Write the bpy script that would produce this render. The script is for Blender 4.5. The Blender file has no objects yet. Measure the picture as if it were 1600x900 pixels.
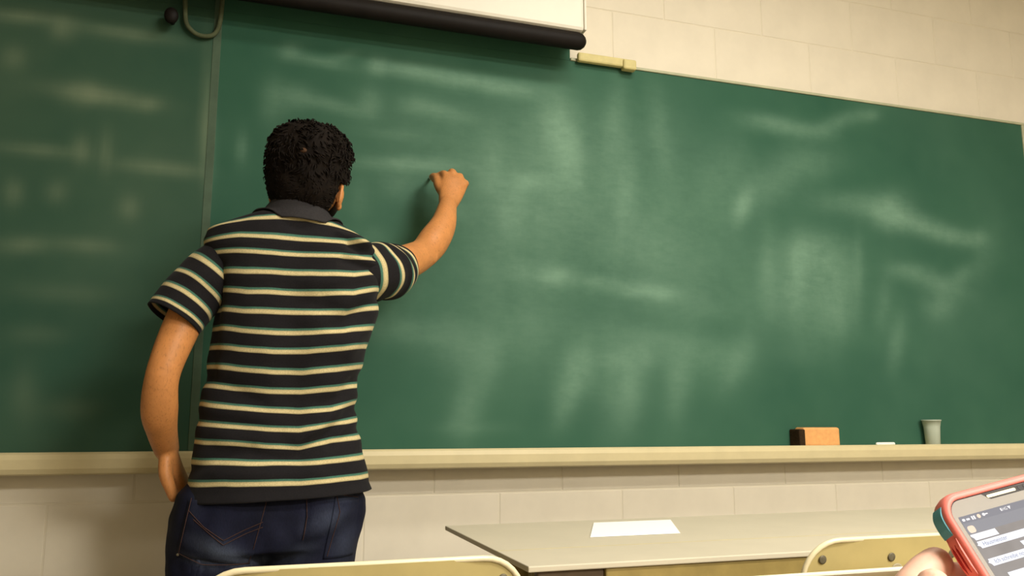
import bpy, bmesh, math, random
import numpy as np
from mathutils import Vector, Matrix, noise
from mathutils.bvhtree import BVHTree
random.seed(7); np.random.seed(7)
scn = bpy.context.scene
col = scn.collection
PI = math.pi

# ------------------------------------------------------------------ camera
cd = bpy.data.cameras.new('camera'); cam = bpy.data.objects.new('camera', cd); col.objects.link(cam)
cam.location = (0, -2.41, 1.0)
cam.rotation_euler = (math.radians(99.306), 0, math.radians(-18))
cd.sensor_width = 36; cd.lens = 36 * 1300 / 1600; cd.clip_start = 0.02
scn.camera = cam

# ------------------------------------------------------------------ world, light, exposure
w = bpy.data.worlds.new('world'); scn.world = w; w.use_nodes = True
w.node_tree.nodes['Background'].inputs[0].default_value = (1, .9, .72, 1)
w.node_tree.nodes['Background'].inputs[1].default_value = 0.06
scn.view_settings.view_transform = 'Standard'; scn.view_settings.look = 'None'
scn.view_settings.gamma = 1; scn.view_settings.use_curve_mapping = False
scn.view_settings.exposure = 0.3
# fluorescent fixtures: x, y, length x, length y, watts   (the emitting tubes are area lights in the housings)
LAMPS = [(1.25, -1.30, 1.2, .3, 19), (1.6, -2.9, 1.2, .5, 80), (2.1, -5.2, 1.2, .9, 240)]
CEIL = 3.05
for x, y, lx, ly, p in LAMPS:
    ld = bpy.data.lights.new('ceiling_lamp', 'AREA'); ld.shape = 'RECTANGLE'; ld.size = lx; ld.size_y = ly
    ld.energy = p; ld.color = (1, .955, .86)
    lo = bpy.data.objects.new('ceiling_lamp', ld); col.objects.link(lo); lo.location = (x, y, CEIL - .075)

# ------------------------------------------------------------------ helpers
def thing(name, label, cat, loc=(0, 0, 0), group=None):
    o = bpy.data.objects.new(name, None); col.objects.link(o); o.location = loc; o.empty_display_size = .1
    o['label'] = label; o['category'] = cat
    if group: o['group'] = group
    return o

def wloc(o):
    v = Vector(o.location)
    while o.parent: o = o.parent; v += Vector(o.location)
    return v

def mesh(name, vs, fs, m=None, parent=None, smooth=False, loc=None):
    """vs in WORLD coordinates; the object is placed relative to its parent"""
    me = bpy.data.meshes.new(name)
    base = wloc(parent) if parent else Vector((0, 0, 0))
    off = Vector(loc) if loc is not None else base
    me.from_pydata([tuple(Vector(v) - off) for v in vs], [], fs)
    bm = bmesh.new(); bm.from_mesh(me); bmesh.ops.recalc_face_normals(bm, faces=bm.faces); bm.to_mesh(me); bm.free()
    if smooth: me.polygons.foreach_set('use_smooth', [True] * len(me.polygons))
    o = bpy.data.objects.new(name, me); col.objects.link(o)
    if parent: o.parent = parent; o.location = off - base
    else: o.location = off
    if m: me.materials.append(m)
    me.update()
    return o

def merge(parts):
    V, Fc = [], []
    for v, f in parts:
        n = len(V); V += [tuple(p) for p in v]; Fc += [tuple(i + n for i in q) for q in f]
    return V, Fc

def box(x0, x1, y0, y1, z0, z1, b=0):
    if b <= 0:
        v = [(x, y, z) for x in (x0, x1) for y in (y0, y1) for z in (z0, z1)]
        return v, [(0, 1, 3, 2), (4, 6, 7, 5), (0, 4, 5, 1), (2, 3, 7, 6), (0, 2, 6, 4), (1, 5, 7, 3)]
    bm = bmesh.new(); bmesh.ops.create_cube(bm, size=1)
    for q in bm.verts:
        q.co = Vector((x0 + (q.co.x + .5) * (x1 - x0), y0 + (q.co.y + .5) * (y1 - y0), z0 + (q.co.z + .5) * (z1 - z0)))
    bmesh.ops.bevel(bm, geom=list(bm.edges), offset=b, segments=2, affect='EDGES', profile=.5)
    bm.verts.index_update()
    r = [tuple(q.co) for q in bm.verts], [tuple(q.index for q in f.verts) for f in bm.faces]
    bm.free(); return r

def crs(P, n):
    """Catmull-Rom resample (rows of any width), n steps per segment"""
    P = np.array(P, float); Q = np.vstack([2 * P[0] - P[1], P, 2 * P[-1] - P[-2]]); out = []
    for i in range(1, len(Q) - 2):
        for k in range(n):
            t = k / n; a, b, c, d = Q[i - 1:i + 3]
            out.append(.5 * (2 * b + (c - a) * t + (2 * a - 5 * b + 4 * c - d) * t * t + (3 * b - a - 3 * c + d) * t ** 3))
    out.append(P[-1]); return np.array(out)

def tube(pts, rad, seg=14, n=4, ref=(0, 0, 1), cap=True, closed=False):
    """tapered tube; rad = one r or (a,b) per point; rounded ends"""
    rr = [(r, r) if not hasattr(r, '__len__') else tuple(r) for r in rad]
    R = np.hstack([np.array(pts, float), np.array(rr)])
    if n > 1 and len(pts) > 1: R = crs(R, n)
    P, A = R[:, :3], np.maximum(R[:, 3:], 1e-4)
    T = np.gradient(P, axis=0); T /= np.linalg.norm(T, axis=1)[:, None] + 1e-12
    if cap:
        rows = []
        for e, s in ((0, -1), (-1, 1)):
            r = A[e].mean(); seq = []
            for ph in (25, 50, 70, 84):
                c = math.cos(math.radians(ph)); q = math.sin(math.radians(ph))
                seq.append((P[e] + s * T[e] * r * q, A[e] * c, T[e]))
            rows.append(seq)
        P = np.vstack([[q[0] for q in rows[0][::-1]], P, [q[0] for q in rows[1]]])
        A = np.vstack([[q[1] for q in rows[0][::-1]], A, [q[1] for q in rows[1]]])
        T = np.vstack([[q[2] for q in rows[0][::-1]], T, [q[2] for q in rows[1]]])
    u = np.cross(T[0], np.array(ref, float))
    if np.linalg.norm(u) < 1e-3: u = np.cross(T[0], (1, 0, 0))
    u /= np.linalg.norm(u); V = []
    for i in range(len(P)):
        u = u - T[i] * (u @ T[i]); u /= np.linalg.norm(u); v = np.cross(T[i], u)
        for k in range(seg):
            a = 2 * PI * k / seg
            V.append(tuple(P[i] + u * A[i, 0] * math.cos(a) + v * A[i, 1] * math.sin(a)))
    Fc = []
    for i in range(len(P) - 1):
        for k in range(seg):
            k2 = (k + 1) % seg; Fc.append((i * seg + k, i * seg + k2, (i + 1) * seg + k2, (i + 1) * seg + k))
    if cap or closed: Fc.append(tuple(range(seg))[::-1]); Fc.append(tuple((len(P) - 1) * seg + k for k in range(seg)))
    return V, Fc

def ell(c, r, M=None, seg=20, rings=12):
    V = []
    for i in range(rings + 1):
        ph = PI * i / rings
        for k in range(seg):
            a = 2 * PI * k / seg
            p = Vector((r[0] * math.sin(ph) * math.cos(a), r[1] * math.sin(ph) * math.sin(a), r[2] * math.cos(ph)))
            if M: p = M @ p
            V.append(tuple(Vector(c) + p))
    Fc = []
    for i in range(rings):
        for k in range(seg):
            k2 = (k + 1) % seg; Fc.append((i * seg + k, (i + 1) * seg + k, (i + 1) * seg + k2, i * seg + k2))
    return V, Fc

def disc(c, n, r, h, seg=20, dome=.5):
    """flat rivet-like cap standing on a surface with normal n"""
    c = Vector(c); n = Vector(n).normalized(); u = n.orthogonal().normalized(); v = n.cross(u); V = []; prof = [(1, 0), (1, h * dome), (.8, h), (.001, h)]
    for q, hh in prof:
        for k in range(seg):
            a = 2 * PI * k / seg; V.append(tuple(c + n * hh + (u * math.cos(a) + v * math.sin(a)) * r * q))
    Fc = [(i * seg + k, i * seg + (k + 1) % seg, (i + 1) * seg + (k + 1) % seg, (i + 1) * seg + k) for i in range(3) for k in range(seg)]
    return V, Fc

def fuse(name, parts, vox, m, parent, smooth=4, sf=.5):
    """union of closed shapes as one continuous skin (voxel remesh + smoothing, baked)"""
    V, Fc = merge(parts); o = mesh(name, V, Fc, None, parent)
    r = o.modifiers.new('r', 'REMESH'); r.mode = 'VOXEL'; r.voxel_size = vox; r.use_smooth_shade = True
    if smooth: s = o.modifiers.new('s', 'SMOOTH'); s.iterations = smooth; s.factor = sf
    dg = bpy.context.evaluated_depsgraph_get()
    me = bpy.data.meshes.new_from_object(o.evaluated_get(dg), depsgraph=dg); o.modifiers.clear(); old = o.data; o.data = me
    bpy.data.meshes.remove(old); me.materials.clear(); me.materials.append(m); me.name = name
    me.polygons.foreach_set('use_smooth', [True] * len(me.polygons))
    return o

# ------------------------------------------------------------------ materials
class NT:
    def __init__(s, name, rough=.6, spec=.3):
        s.m = bpy.data.materials.new(name); s.m.use_nodes = True; s.t = s.m.node_tree; s.b = s.t.nodes['Principled BSDF']
        s.b.inputs['Roughness'].default_value = rough; s.b.inputs['Specular IOR Level'].default_value = spec
    def n(s, k, **a):
        x = s.t.nodes.new(k)
        for q, v in a.items(): setattr(x, q, v)
        return x
    def l(s, a, b): s.t.links.new(a, b)
    def noise(s, scale, detail=4, rough=.6, stretch=None, coord='Object'):
        tc = s.n('ShaderNodeTexCoord'); mp = s.n('ShaderNodeMapping'); s.l(tc.outputs[coord], mp.inputs[0])
        if stretch: mp.inputs['Scale'].default_value = stretch
        no = s.n('ShaderNodeTexNoise'); s.l(mp.outputs[0], no.inputs['Vector'])
        no.inputs['Scale'].default_value = scale; no.inputs['Detail'].default_value = detail; no.inputs['Roughness'].default_value = rough
        return no.outputs['Fac']
    def ramp(s, src, stops, interp='LINEAR'):
        r = s.n('ShaderNodeValToRGB'); s.l(src, r.inputs[0]); e = r.color_ramp.elements; r.color_ramp.interpolation = interp
        while len(e) < len(stops): e.new(.5)
        for q, (p, c) in zip(e, stops): q.position = p; q.color = (*c, 1) if len(c) == 3 else c
        return r.outputs[0]
    def mix(s, f, a, b, mode='MIX'):
        x = s.n('ShaderNodeMix', data_type='RGBA', blend_type=mode)
        for src, idx in ((f, 0), (a, 6), (b, 7)):
            if hasattr(src, 'links') or hasattr(src, 'is_linked'): s.l(src, x.inputs[idx])
            elif idx == 0: x.inputs[0].default_value = src
            else: x.inputs[idx].default_value = (*src, 1)
        return x.outputs[2]
    def math(s, op, a, b=0.):
        x = s.n('ShaderNodeMath', operation=op)
        for i, q in enumerate((a, b)):
            if hasattr(q, 'is_linked'): s.l(q, x.inputs[i])
            else: x.inputs[i].default_value = q
        return x.outputs[0]
    def bump(s, h, st=.2, d=.002):
        b = s.n('ShaderNodeBump'); b.inputs['Strength'].default_value = st; b.inputs['Distance'].default_value = d
        s.l(h, b.inputs['Height']); s.l(b.outputs[0], s.b.inputs['Normal'])
    def base(s, c):
        if hasattr(c, 'is_linked'): s.l(c, s.b.inputs['Base Color'])
        else: s.b.inputs['Base Color'].default_value = (*c, 1)

def simple(name, c, rough=.5, spec=.3, var=.08, scale=30, bump=0, metal=0, coat=0):
    t = NT(name, rough, spec); f = t.noise(scale)
    t.base(t.ramp(f, [(.3, tuple(q * (1 - var) for q in c)), (.7, tuple(min(1, q * (1 + var)) for q in c))]))
    if bump: t.bump(f, bump)
    t.b.inputs['Metallic'].default_value = metal; t.b.inputs['Coat Weight'].default_value = coat
    return t.m

def emis(name, c, st, base=(.02, .02, .02), rough=.15):
    t = NT(name, rough, .5); t.base(base); t.b.inputs['Emission Color'].default_value = (*c, 1); t.b.inputs['Emission Strength'].default_value = st
    return t.m

M = {}
M['wall'] = simple('painted_block', (.72, .655, .53), .55, .25, .035, 9, .1)
M['mortar'] = simple('painted_mortar', (.70, .635, .505), .7, .2, .03, 9)
M['room'] = simple('painted_plaster', (.42, .38, .30), .8, .2, .03, 3)
M['floor'] = simple('floor_vinyl', (.22, .185, .13), .4, .3, .15, 5)
M['ceil'] = simple('ceiling_paint', (.72, .66, .52), .9, .1, .03, 3)
M['tray'] = simple('cream_enamel', (.62, .53, .31), .4, .35, .05, 12)
M['whitecase'] = simple('white_metal_case', (.78, .74, .64), .45, .3, .02, 8)
M['darkbar'] = simple('dark_bar', (.008, .006, .005), .6, .15, .2, 20)
M['trimyel'] = simple('yellowed_plastic', (.58, .50, .22), .5, .3, .08, 30)
M['cord'] = simple('beige_cord', (.085, .10, .055), .8, .1, .1, 60)
M['seamtrim'] = simple('joint_strip', (.065, .105, .068), .6, .2, .12, 20)
M['chair'] = simple('yellow_cream_enamel', (.46, .37, .155), .42, .35, .06, 14, .03)
M['chairrim'] = simple('pale_rim_enamel', (.80, .70, .46), .32, .5, .04, 14)
M['rivet'] = simple('tarnished_rivet', (.15, .13, .085), .55, .4, .3, 160, .2, .4)
M['steel'] = simple('painted_steel_tube', (.40, .33, .16), .4, .4, .06, 20)
M['tabletop'] = simple('cream_laminate', (.58, .52, .40), .5, .2, .03, 8)
M['apron'] = simple('olive_edge_wood', (.30, .22, .07), .5, .3, .14, 22)
M['wood_and_shade'] = simple('dark_wood_and_shade', (.10, .065, .035), .5, .3, .2, 18)  # dark wood of the baseboard; also the painted shade under the front table
M['brownwood'] = simple('brown_desktop', (.13, .085, .04), .4, .35, .2, 18)
M['edge'] = simple('pale_edge_band', (.86, .80, .62), .4, .4, .03, 20)
M['paper'] = simple('white_paper', (.98, .98, .95), .7, .1, .005, 20)
M['orange'] = simple('orange_eraser_body', (.72, .36, .13), .6, .2, .1, 60)
M['felt'] = simple('dark_felt', (.035, .022, .012), .95, .05, .3, 200, .4)
M['chalk'] = simple('white_chalk', (.85, .86, .80), .95, .05, .04, 200)
M['lens'] = emis('lamp_diffuser', (1, .88, .66), 3.0, (.8, .8, .8), .5)
M['housing'] = simple('white_housing', (.75, .72, .65), .5, .3, .02, 8)

t = NT('frosted_plastic', .5, .3); t.base((.62, .68, .56)); t.b.inputs['Transmission Weight'].default_value = .35; M['cup'] = t.m

# chalkboard
t = NT('chalkboard_green', .7, .12)
at = t.n('ShaderNodeAttribute', attribute_name='chalk'); st = t.noise(5, 5, .65, (1, 1, .45)); fine = t.noise(40, 3, .6, (.6, 1, 1.4))
k = t.math('MULTIPLY', t.math('POWER', at.outputs['Fac'], 1.15), t.math('ADD', t.math('MULTIPLY', st, .9), t.math('MULTIPLY', fine, .45)))
haze = t.ramp(t.noise(1.3, 4, .6), [(.35, (0, 0, 0)), (.75, (.07, .07, .07))])
k2 = t.math('ADD', t.math('MULTIPLY', k, .74), haze)
dk = t.noise(2.2, 3)
green = t.ramp(dk, [(.3, (.022, .082, .052)), (.7, (.032, .102, .063))])
t.base(t.mix(k2, green, (.34, .54, .40))); M['board'] = t.m
t2 = NT('chalkboard_left', .7, .12); at = t2.n('ShaderNodeAttribute', attribute_name='chalk'); st = t2.noise(5, 5, .65, (1, 1, .45))
k = t2.math('MULTIPLY', at.outputs['Fac'], t2.math('ADD', t2.math('MULTIPLY', st, .85), .12))
k2 = t2.math('ADD', k, t2.ramp(t2.noise(1.3, 4, .6), [(.35, (0, 0, 0)), (.75, (.10, .10, .10))]))
t2.base(t2.mix(k2, t2.ramp(t2.noise(2.2, 3), [(.3, (.024, .070, .046)), (.7, (.034, .085, .054))]), (.36, .42, .27))); M['board_left'] = t2.m  # left panels: darker green base, duller chalk tone

# skin
def skin(name, c, spots):
    t = NT(name, .5, .35)
    a = t.ramp(t.noise(26, 5, .6), [(.3, tuple(q * .86 for q in c)), (.7, tuple(q * 1.1 for q in c))])
    h = t.ramp(t.noise(330, 2, .5, (1, 1, .35)), [(.55, (0, 0, 0)), (.72, (spots, spots, spots))])
    t.base(t.mix(h, a, tuple(q * .35 for q in c))); t.bump(t.noise(180, 3), .15, .001)
    t.b.inputs['Subsurface Weight'].default_value = .12; t.b.inputs['Subsurface Radius'].default_value = (.012, .005, .003); t.b.inputs['Subsurface Scale'].default_value = .6
    return t.m
M['skin'] = skin('skin_tan', (.54, .225, .07), .4)
M['skin2'] = skin('skin_pink', (.78, .46, .34), .0)
M['hair'] = simple('black_brown_hair', (.007, .0045, .003), .8, .12, .4, 60, .3)
M['beard'] = simple('dark_beard', (.012, .007, .004), .8, .2, .4, 200, .3)
M['scalp'] = simple('scalp_skin', (.07, .035, .018), .7, .2, .4, 120)
M['eye'] = simple('eye_white', (.8, .76, .7), .2, .5, .02, 20)
M['iris'] = simple('dark_iris', (.03, .015, .008), .2, .5, .02, 20)
M['lip'] = simple('lip_skin', (.42, .16, .10), .5, .3, .05, 60)

# striped knit
def knit(name, attr):
    t = NT(name, .9, .08); t.b.inputs['Sheen Weight'].default_value = .03
    at = t.n('ShaderNodeAttribute', attribute_name=attr)
    wob = t.math('MULTIPLY', t.math('SUBTRACT', t.noise(7, 2), .5), .16)
    fr = t.math('FRACT', t.math('ADD', t.math('ADD', at.outputs['Fac'], wob), .5))
    dark = (.0125, .0115, .0128)
    c = t.ramp(fr, [(0, dark), (.255, dark), (.275, (.05, .13, .095)), (.365, (.07, .17, .12)), (.395, (.48, .40, .21)), (.5, (.60, .50, .27)), (.585, (.46, .38, .2)), (.62, (.05, .045, .03)), (.64, dark), (1, dark)])
    g = t.noise(420, 2, .5); c = t.mix(.35, c, t.ramp(g, [(.35, (.55, .55, .55)), (.65, (1.25, 1.25, 1.25))]), 'MULTIPLY')
    t.base(c); t.bump(g, .25, .001); return t.m
M['knit'] = knit('striped_knit', 'stripe')
M['collar'] = simple('charcoal_knit', (.026, .024, .025), .85, .15, .2, 300, .3)
# denim
t = NT('dark_denim', .8, .15); at = t.n('ShaderNodeAttribute', attribute_name='wear')
f = t.noise(14, 5, .6); g = t.noise(500, 2, .5, (1, 1, .3))
b = t.ramp(f, [(.3, (.0035, .0042, .012)), (.7, (.0085, .010, .027))])
b = t.mix(at.outputs['Fac'], b, (.085, .105, .16)); t.base(t.mix(.4, b, t.ramp(g, [(.3, (.5, .5, .5)), (.7, (1.4, 1.4, 1.4))]), 'MULTIPLY')); t.bump(g, .3, .001); M['denim'] = t.m
M['stitch'] = simple('rust_thread', (.055, .03, .025), .8, .1, .3, 300)
M['shoe'] = simple('black_leather', (.02, .017, .015), .4, .4, .2, 30)
# phone
M['coral'] = simple('coral_rubber', (.86, .21, .17), .42, .35, .05, 60)
M['red'] = simple('red_button_rubber', (.50, .02, .02), .4, .35, .05, 60)
M['teal'] = simple('teal_rubber', (.12, .42, .52), .45, .3, .05, 60)
M['bezel'] = simple('champagne_bezel', (.36, .34, .32), .12, .6, .02, 60, coat=.5)
M['gap'] = simple('black_gap', (.012, .008, .008), .5, .3, .1, 60)
M['plate'] = simple('smoked_plate', (.05, .047, .05), .2, .5, .1, 60)
M['grille'] = simple('brass_grille', (.72, .62, .38), .35, .5, .15, 900, metal=.3)
M['scr'] = None
t = NT('lit_screen', .12, .5); t.base((.02, .02, .02)); f = t.noise(28, 3)
t.l(t.ramp(f, [(.3, (.27, .245, .235)), (.7, (.36, .33, .32))]), t.b.inputs['Emission Color']); t.b.inputs['Emission Strength'].default_value = .85; M['scr'] = t.m
M['statusbar'] = emis('status_bar_light', (.23, .23, .27), .85); M['header'] = emis('header_light', (.27, .27, .305), .85)
M['bubble'] = emis('bubble_light', (.86, .89, 1.0), .95); M['ink'] = emis('screen_ink', (.26, .28, .40), .8); M['icon'] = emis('icon_light', (.9, .86, .86), .9)
M['iconwarm'] = emis('warm_icon_light', (.95, .72, .55), .9)

# ------------------------------------------------------------------ the room
def struct(name, vf, m, parent=None, smooth=False, loc=None):
    o = mesh(name, vf[0], vf[1], m, parent, smooth, loc)
    if not parent: o['kind'] = 'structure'
    return o
X0, X1, Y1 = -3.2, 4.2, -6.2
struct('floor', box(X0, X1, Y1, .25, -.1, 0), M['floor'])
struct('ceiling', box(X0, X1, Y1, .25, CEIL, CEIL + .1), M['ceil'])
struct('wall_left', box(X0 - .1, X0, Y1, .25, 0, CEIL), M['room'])
struct('wall_right', box(X1, X1 + .1, Y1, .25, 0, CEIL), M['room'])
struct('wall_back', box(X0, X1, Y1 - .1, Y1, 0, CEIL), M['room'])
wf = struct('wall_front', box(X0, X1, .0212, .2, 0, CEIL), M['mortar'])
# painted blocks in running bond, above and below the chalkboard
bl_me = None
for r in range(16):
    z = r * .2
    if .99 < z + .001 and z + .2 < 2.05: continue
    zt = min(z + .2, CEIL)
    x = -3.05 - (.2 if r % 2 else 0) 
    while x < X1:
        a, b_ = max(x, X0), min(x + .4, X1)
        full = b_ - a > .399 and zt - z > .199
        if b_ - a > .03:
            if full and bl_me:
                o = bpy.data.objects.new('block', bl_me); col.objects.link(o); o.parent = wf; o.location = (a, 0, z)
            else:
                o = mesh('block', *box(a + .0022, b_ - .0022, .020, .030, z + .0025, zt - .0025, .0014), M['wall'], wf, False, (a, 0, z))
                if full: bl_me = o.data
        x += .4
for nm, a in (('baseboard_front', box(X0, X1, .008, .020, 0, .1, .003)),): struct(nm, a, M['wood_and_shade'])

# ------------------------------------------------------------------ chalkboard
SM = np.array([
(-0.60,2.09,0.093,0.005,0.000,-0.018,0.35),(-0.51,2.07,0.031,0.005,0.003,-0.033,0.35),(-0.35,2.08,0.116,-0.001,-0.001,-0.019,0.30),(-0.62,1.97,0.027,0.004,0.003,-0.032,0.25),
(-0.41,1.89,0.120,-0.004,-0.001,-0.024,0.45),(-0.45,1.89,0.039,0.005,0.002,-0.033,0.30),(-0.28,1.88,0.033,0.004,0.001,-0.019,0.35),(-0.54,1.72,0.092,0.000,0.000,-0.018,0.30),
(-0.44,1.73,0.022,0.002,0.003,-0.039,0.30),(-0.24,1.70,0.099,-0.002,-0.001,-0.020,0.35),(-0.38,1.73,0.016,0.002,0.004,-0.054,0.25),(-0.59,1.60,0.021,0.002,0.003,-0.034,0.30),
(-0.49,1.61,0.024,0.002,0.002,-0.028,0.25),(-0.31,1.58,0.025,0.002,0.002,-0.032,0.30),(-0.56,1.46,0.059,0.004,0.002,-0.022,0.28),(-0.41,1.47,0.070,-0.002,-0.000,-0.021,0.28),
(-0.12,1.78,0.020,0.002,0.006,-0.112,0.30),(-0.13,1.92,0.014,0.002,0.009,-0.170,0.20),(-0.03,1.78,0.017,0.002,0.002,-0.047,0.30),(0.05,1.93,0.036,0.004,0.003,-0.078,0.25),
(0.09,2.09,0.033,0.005,0.001,-0.028,0.35),(0.18,2.07,0.084,-0.007,-0.003,-0.016,0.35),(0.25,2.10,0.047,0.016,0.003,-0.016,0.25),(0.35,2.08,0.031,0.004,0.001,-0.029,0.50),
(0.45,2.08,0.100,-0.001,-0.003,-0.023,0.50),(0.63,2.07,0.126,-0.001,-0.003,-0.026,0.60),(0.78,2.06,0.087,0.002,-0.003,-0.026,0.45),(0.11,1.95,0.055,0.007,0.002,-0.043,0.30),
(0.22,1.94,0.111,-0.016,-0.004,-0.022,0.35),(0.33,1.96,0.035,0.004,0.001,-0.045,0.40),(0.55,1.96,0.090,-0.012,-0.006,-0.025,0.40),(0.47,1.97,0.050,0.006,0.001,-0.029,0.20),
(0.41,1.87,0.099,0.002,-0.001,-0.016,0.20),(0.46,1.78,0.160,0.010,-0.000,-0.020,0.50),(0.42,1.71,0.049,0.004,0.001,-0.040,0.20),(0.31,1.66,0.028,0.002,0.002,-0.058,0.20),
(0.58,1.64,0.061,0.005,0.001,-0.040,0.20),(0.35,1.55,0.038,0.003,0.001,-0.027,0.15),(0.94,1.95,0.066,0.019,0.020,-0.115,0.50),(0.98,1.86,0.049,0.012,0.017,-0.126,0.50),
(0.85,1.76,0.098,0.009,-0.000,-0.029,0.55),(0.78,1.66,0.053,0.004,0.000,-0.082,0.40),(0.72,1.78,0.042,0.004,0.000,-0.103,0.30),(0.91,1.67,0.133,0.011,-0.001,-0.125,0.25),
(0.74,1.51,0.126,0.008,0.000,-0.120,0.20),(1.14,1.97,0.042,0.001,-0.017,-0.156,0.35),(1.31,1.97,0.044,0.011,0.018,-0.154,0.30),(1.18,1.78,0.033,0.000,-0.015,-0.131,0.30),
(1.22,1.59,0.166,0.011,-0.004,-0.128,0.20),(0.93,1.46,0.065,0.004,-0.000,-0.031,0.60),(0.82,1.47,0.047,0.003,-0.000,-0.028,0.30),(1.07,1.45,0.049,-0.001,-0.002,-0.021,0.35),
(1.22,1.43,0.128,-0.004,-0.003,-0.025,0.50),(1.31,1.42,0.047,0.002,-0.001,-0.021,0.30),(1.45,1.38,0.148,0.006,-0.002,-0.043,0.15),(0.47,1.27,0.135,-0.007,-0.003,-0.041,0.25),
(0.62,1.23,0.100,0.003,0.001,-0.076,0.25),(0.72,1.20,0.049,-0.011,-0.031,-0.112,0.25),(0.85,1.28,0.063,0.002,-0.000,-0.079,0.20),(1.00,1.18,0.058,-0.013,-0.023,-0.077,0.50),
(0.96,1.08,0.036,-0.011,-0.030,-0.083,0.40),(1.12,1.13,0.067,0.001,-0.003,-0.139,0.25),(1.19,1.21,0.103,0.002,-0.001,-0.041,0.40),(1.18,1.11,0.049,-0.003,-0.013,-0.110,0.35),
(1.35,1.13,0.047,-0.003,-0.017,-0.122,0.35),(1.47,1.21,0.122,0.003,-0.003,-0.074,0.25),(1.57,1.20,0.044,-0.017,-0.056,-0.097,0.30),(1.28,1.27,0.209,-0.027,-0.008,-0.037,0.25),
(0.64,1.04,0.043,-0.007,-0.016,-0.092,0.30),(0.66,0.99,0.119,-0.000,0.000,-0.019,0.15),(1.62,1.74,0.028,-0.007,-0.026,-0.057,0.50),(1.73,1.83,0.144,0.084,0.036,-0.057,0.30),
(1.55,1.86,0.083,-0.020,-0.057,-0.133,0.25),(1.74,2.06,0.119,-0.005,-0.008,-0.034,0.40),(1.90,2.05,0.124,-0.001,-0.007,-0.029,0.35),(2.05,2.10,0.097,0.041,0.010,-0.027,0.35),
(2.19,2.14,0.047,0.006,-0.002,-0.025,0.30),(1.92,1.93,0.154,0.015,-0.005,-0.072,0.25),(2.08,1.79,0.171,0.001,-0.009,-0.048,0.35),(2.26,1.78,0.073,-0.031,-0.046,-0.062,0.50),
(2.36,1.74,0.169,-0.033,-0.018,-0.039,0.55),(2.57,1.70,0.107,-0.008,-0.010,-0.030,0.40),(2.67,1.71,0.038,0.003,-0.004,-0.030,0.30),(1.90,1.59,0.137,0.009,-0.006,-0.081,0.45),
(1.92,1.50,0.165,0.009,-0.009,-0.125,0.40),(1.84,1.54,0.032,0.002,-0.007,-0.102,0.35),(1.81,1.42,0.106,0.005,-0.006,-0.089,0.25),(2.00,1.43,0.055,0.003,-0.008,-0.103,0.30),
(1.96,1.36,0.137,0.005,-0.005,-0.068,0.20),(1.71,1.53,0.031,0.002,-0.008,-0.134,0.20),(2.09,1.55,0.022,0.001,-0.011,-0.140,0.20),(2.43,1.52,0.138,-0.034,-0.018,-0.033,0.35),
(2.56,1.55,0.071,0.035,0.018,-0.029,0.30),(2.45,1.43,0.075,0.003,-0.006,-0.053,0.35),(2.32,1.56,0.089,0.005,-0.003,-0.029,0.25),(2.24,1.30,0.039,-0.003,-0.027,-0.103,0.30),
(2.19,1.42,0.039,-0.003,-0.030,-0.115,0.20),(2.69,1.64,0.056,-0.004,-0.042,-0.124,0.15),(1.86,1.25,0.120,0.003,-0.005,-0.066,0.12),(-0.45,1.34,0.107,-0.003,0.000,-0.024,0.15),
(-0.50,1.23,0.074,0.002,0.002,-0.026,0.12),(-0.41,1.04,0.060,0.000,0.002,-0.026,0.15),(-0.52,1.07,0.029,0.000,0.005,-0.064,0.12),(0.91,1.82,0.272,0.027,-0.002,-0.232,0.30),
(0.82,1.36,0.303,0.013,-0.001,-0.217,0.22),(1.23,1.76,0.267,0.023,-0.008,-0.302,0.25),(1.46,1.51,0.303,0.018,-0.008,-0.195,0.20),(0.58,1.83,0.251,0.026,0.002,-0.183,0.20),
(0.43,1.42,0.155,0.008,0.004,-0.171,0.12),
])
def chalk_amount(x, z):
    m = np.ones(len(x))
    for cx, cz, ax, az, bx, bz, s in SM:
        det = ax * bz - az * bx; dx = x - cx; dz = z - cz
        p = (dx * bz - dz * bx) / det; q = (dz * ax - dx * az) / det
        m *= 1 - np.clip(s, 0, .9) * np.exp(-(p * p + q * q) * .9)
    return 1 - m
BZ0, BZ1, BXR, SEAM = .930, 2.188, 2.936, -.113
cb = thing('chalkboard', 'long green chalkboard covered in smudged chalk, across the whole wall', 'chalkboard', (0, .012, BZ0))
def board_panel(x0, x1, m, BZ0=BZ0, BZ1=BZ1):
    nx, nz = max(2, int((x1 - x0) / .014)), int((BZ1 - BZ0) / .014)
    xs = np.linspace(x0, x1, nx); zs = np.linspace(BZ0, BZ1, nz)
    gx, gz = np.meshgrid(xs, zs); gx = gx.ravel(); gz = gz.ravel(); n = len(gx)
    V = [(a, 0, b) for a, b in zip(gx, gz)]
    Fc = [(j * nx + i, j * nx + i + 1, (j + 1) * nx + i + 1, (j + 1) * nx + i) for j in range(nz - 1) for i in range(nx - 1)]
    # rim and back give the panel its 18 mm thickness
    c = [0, nx - 1, n - 1, n - nx]; b0 = len(V)
    for q in c: V.append((V[q][0], .018, V[q][2]))
    ring = [list(range(0, nx)), list(range(nx - 1, n, nx)), list(range(n - 1, n - nx - 1, -1)), list(range(n - nx, -1, -nx))]
    for s in range(4): Fc.append(tuple(ring[s]) + (b0 + (s + 1) % 4, b0 + s))
    Fc.append((b0, b0 + 1, b0 + 2, b0 + 3))
    o = mesh('board_panel', V, Fc, m, cb)
    a = o.data.attributes.new('chalk', 'FLOAT', 'POINT'); val = np.zeros(len(V)); val[:n] = chalk_amount(gx, gz); a.data.foreach_set('value', val)
    return o
board_panel(-2.9, SEAM - .004, M['board_left'])['label'] = 'darker green panel left of the joint'
board_panel(SEAM + .004, BXR, M['board'])
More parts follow.
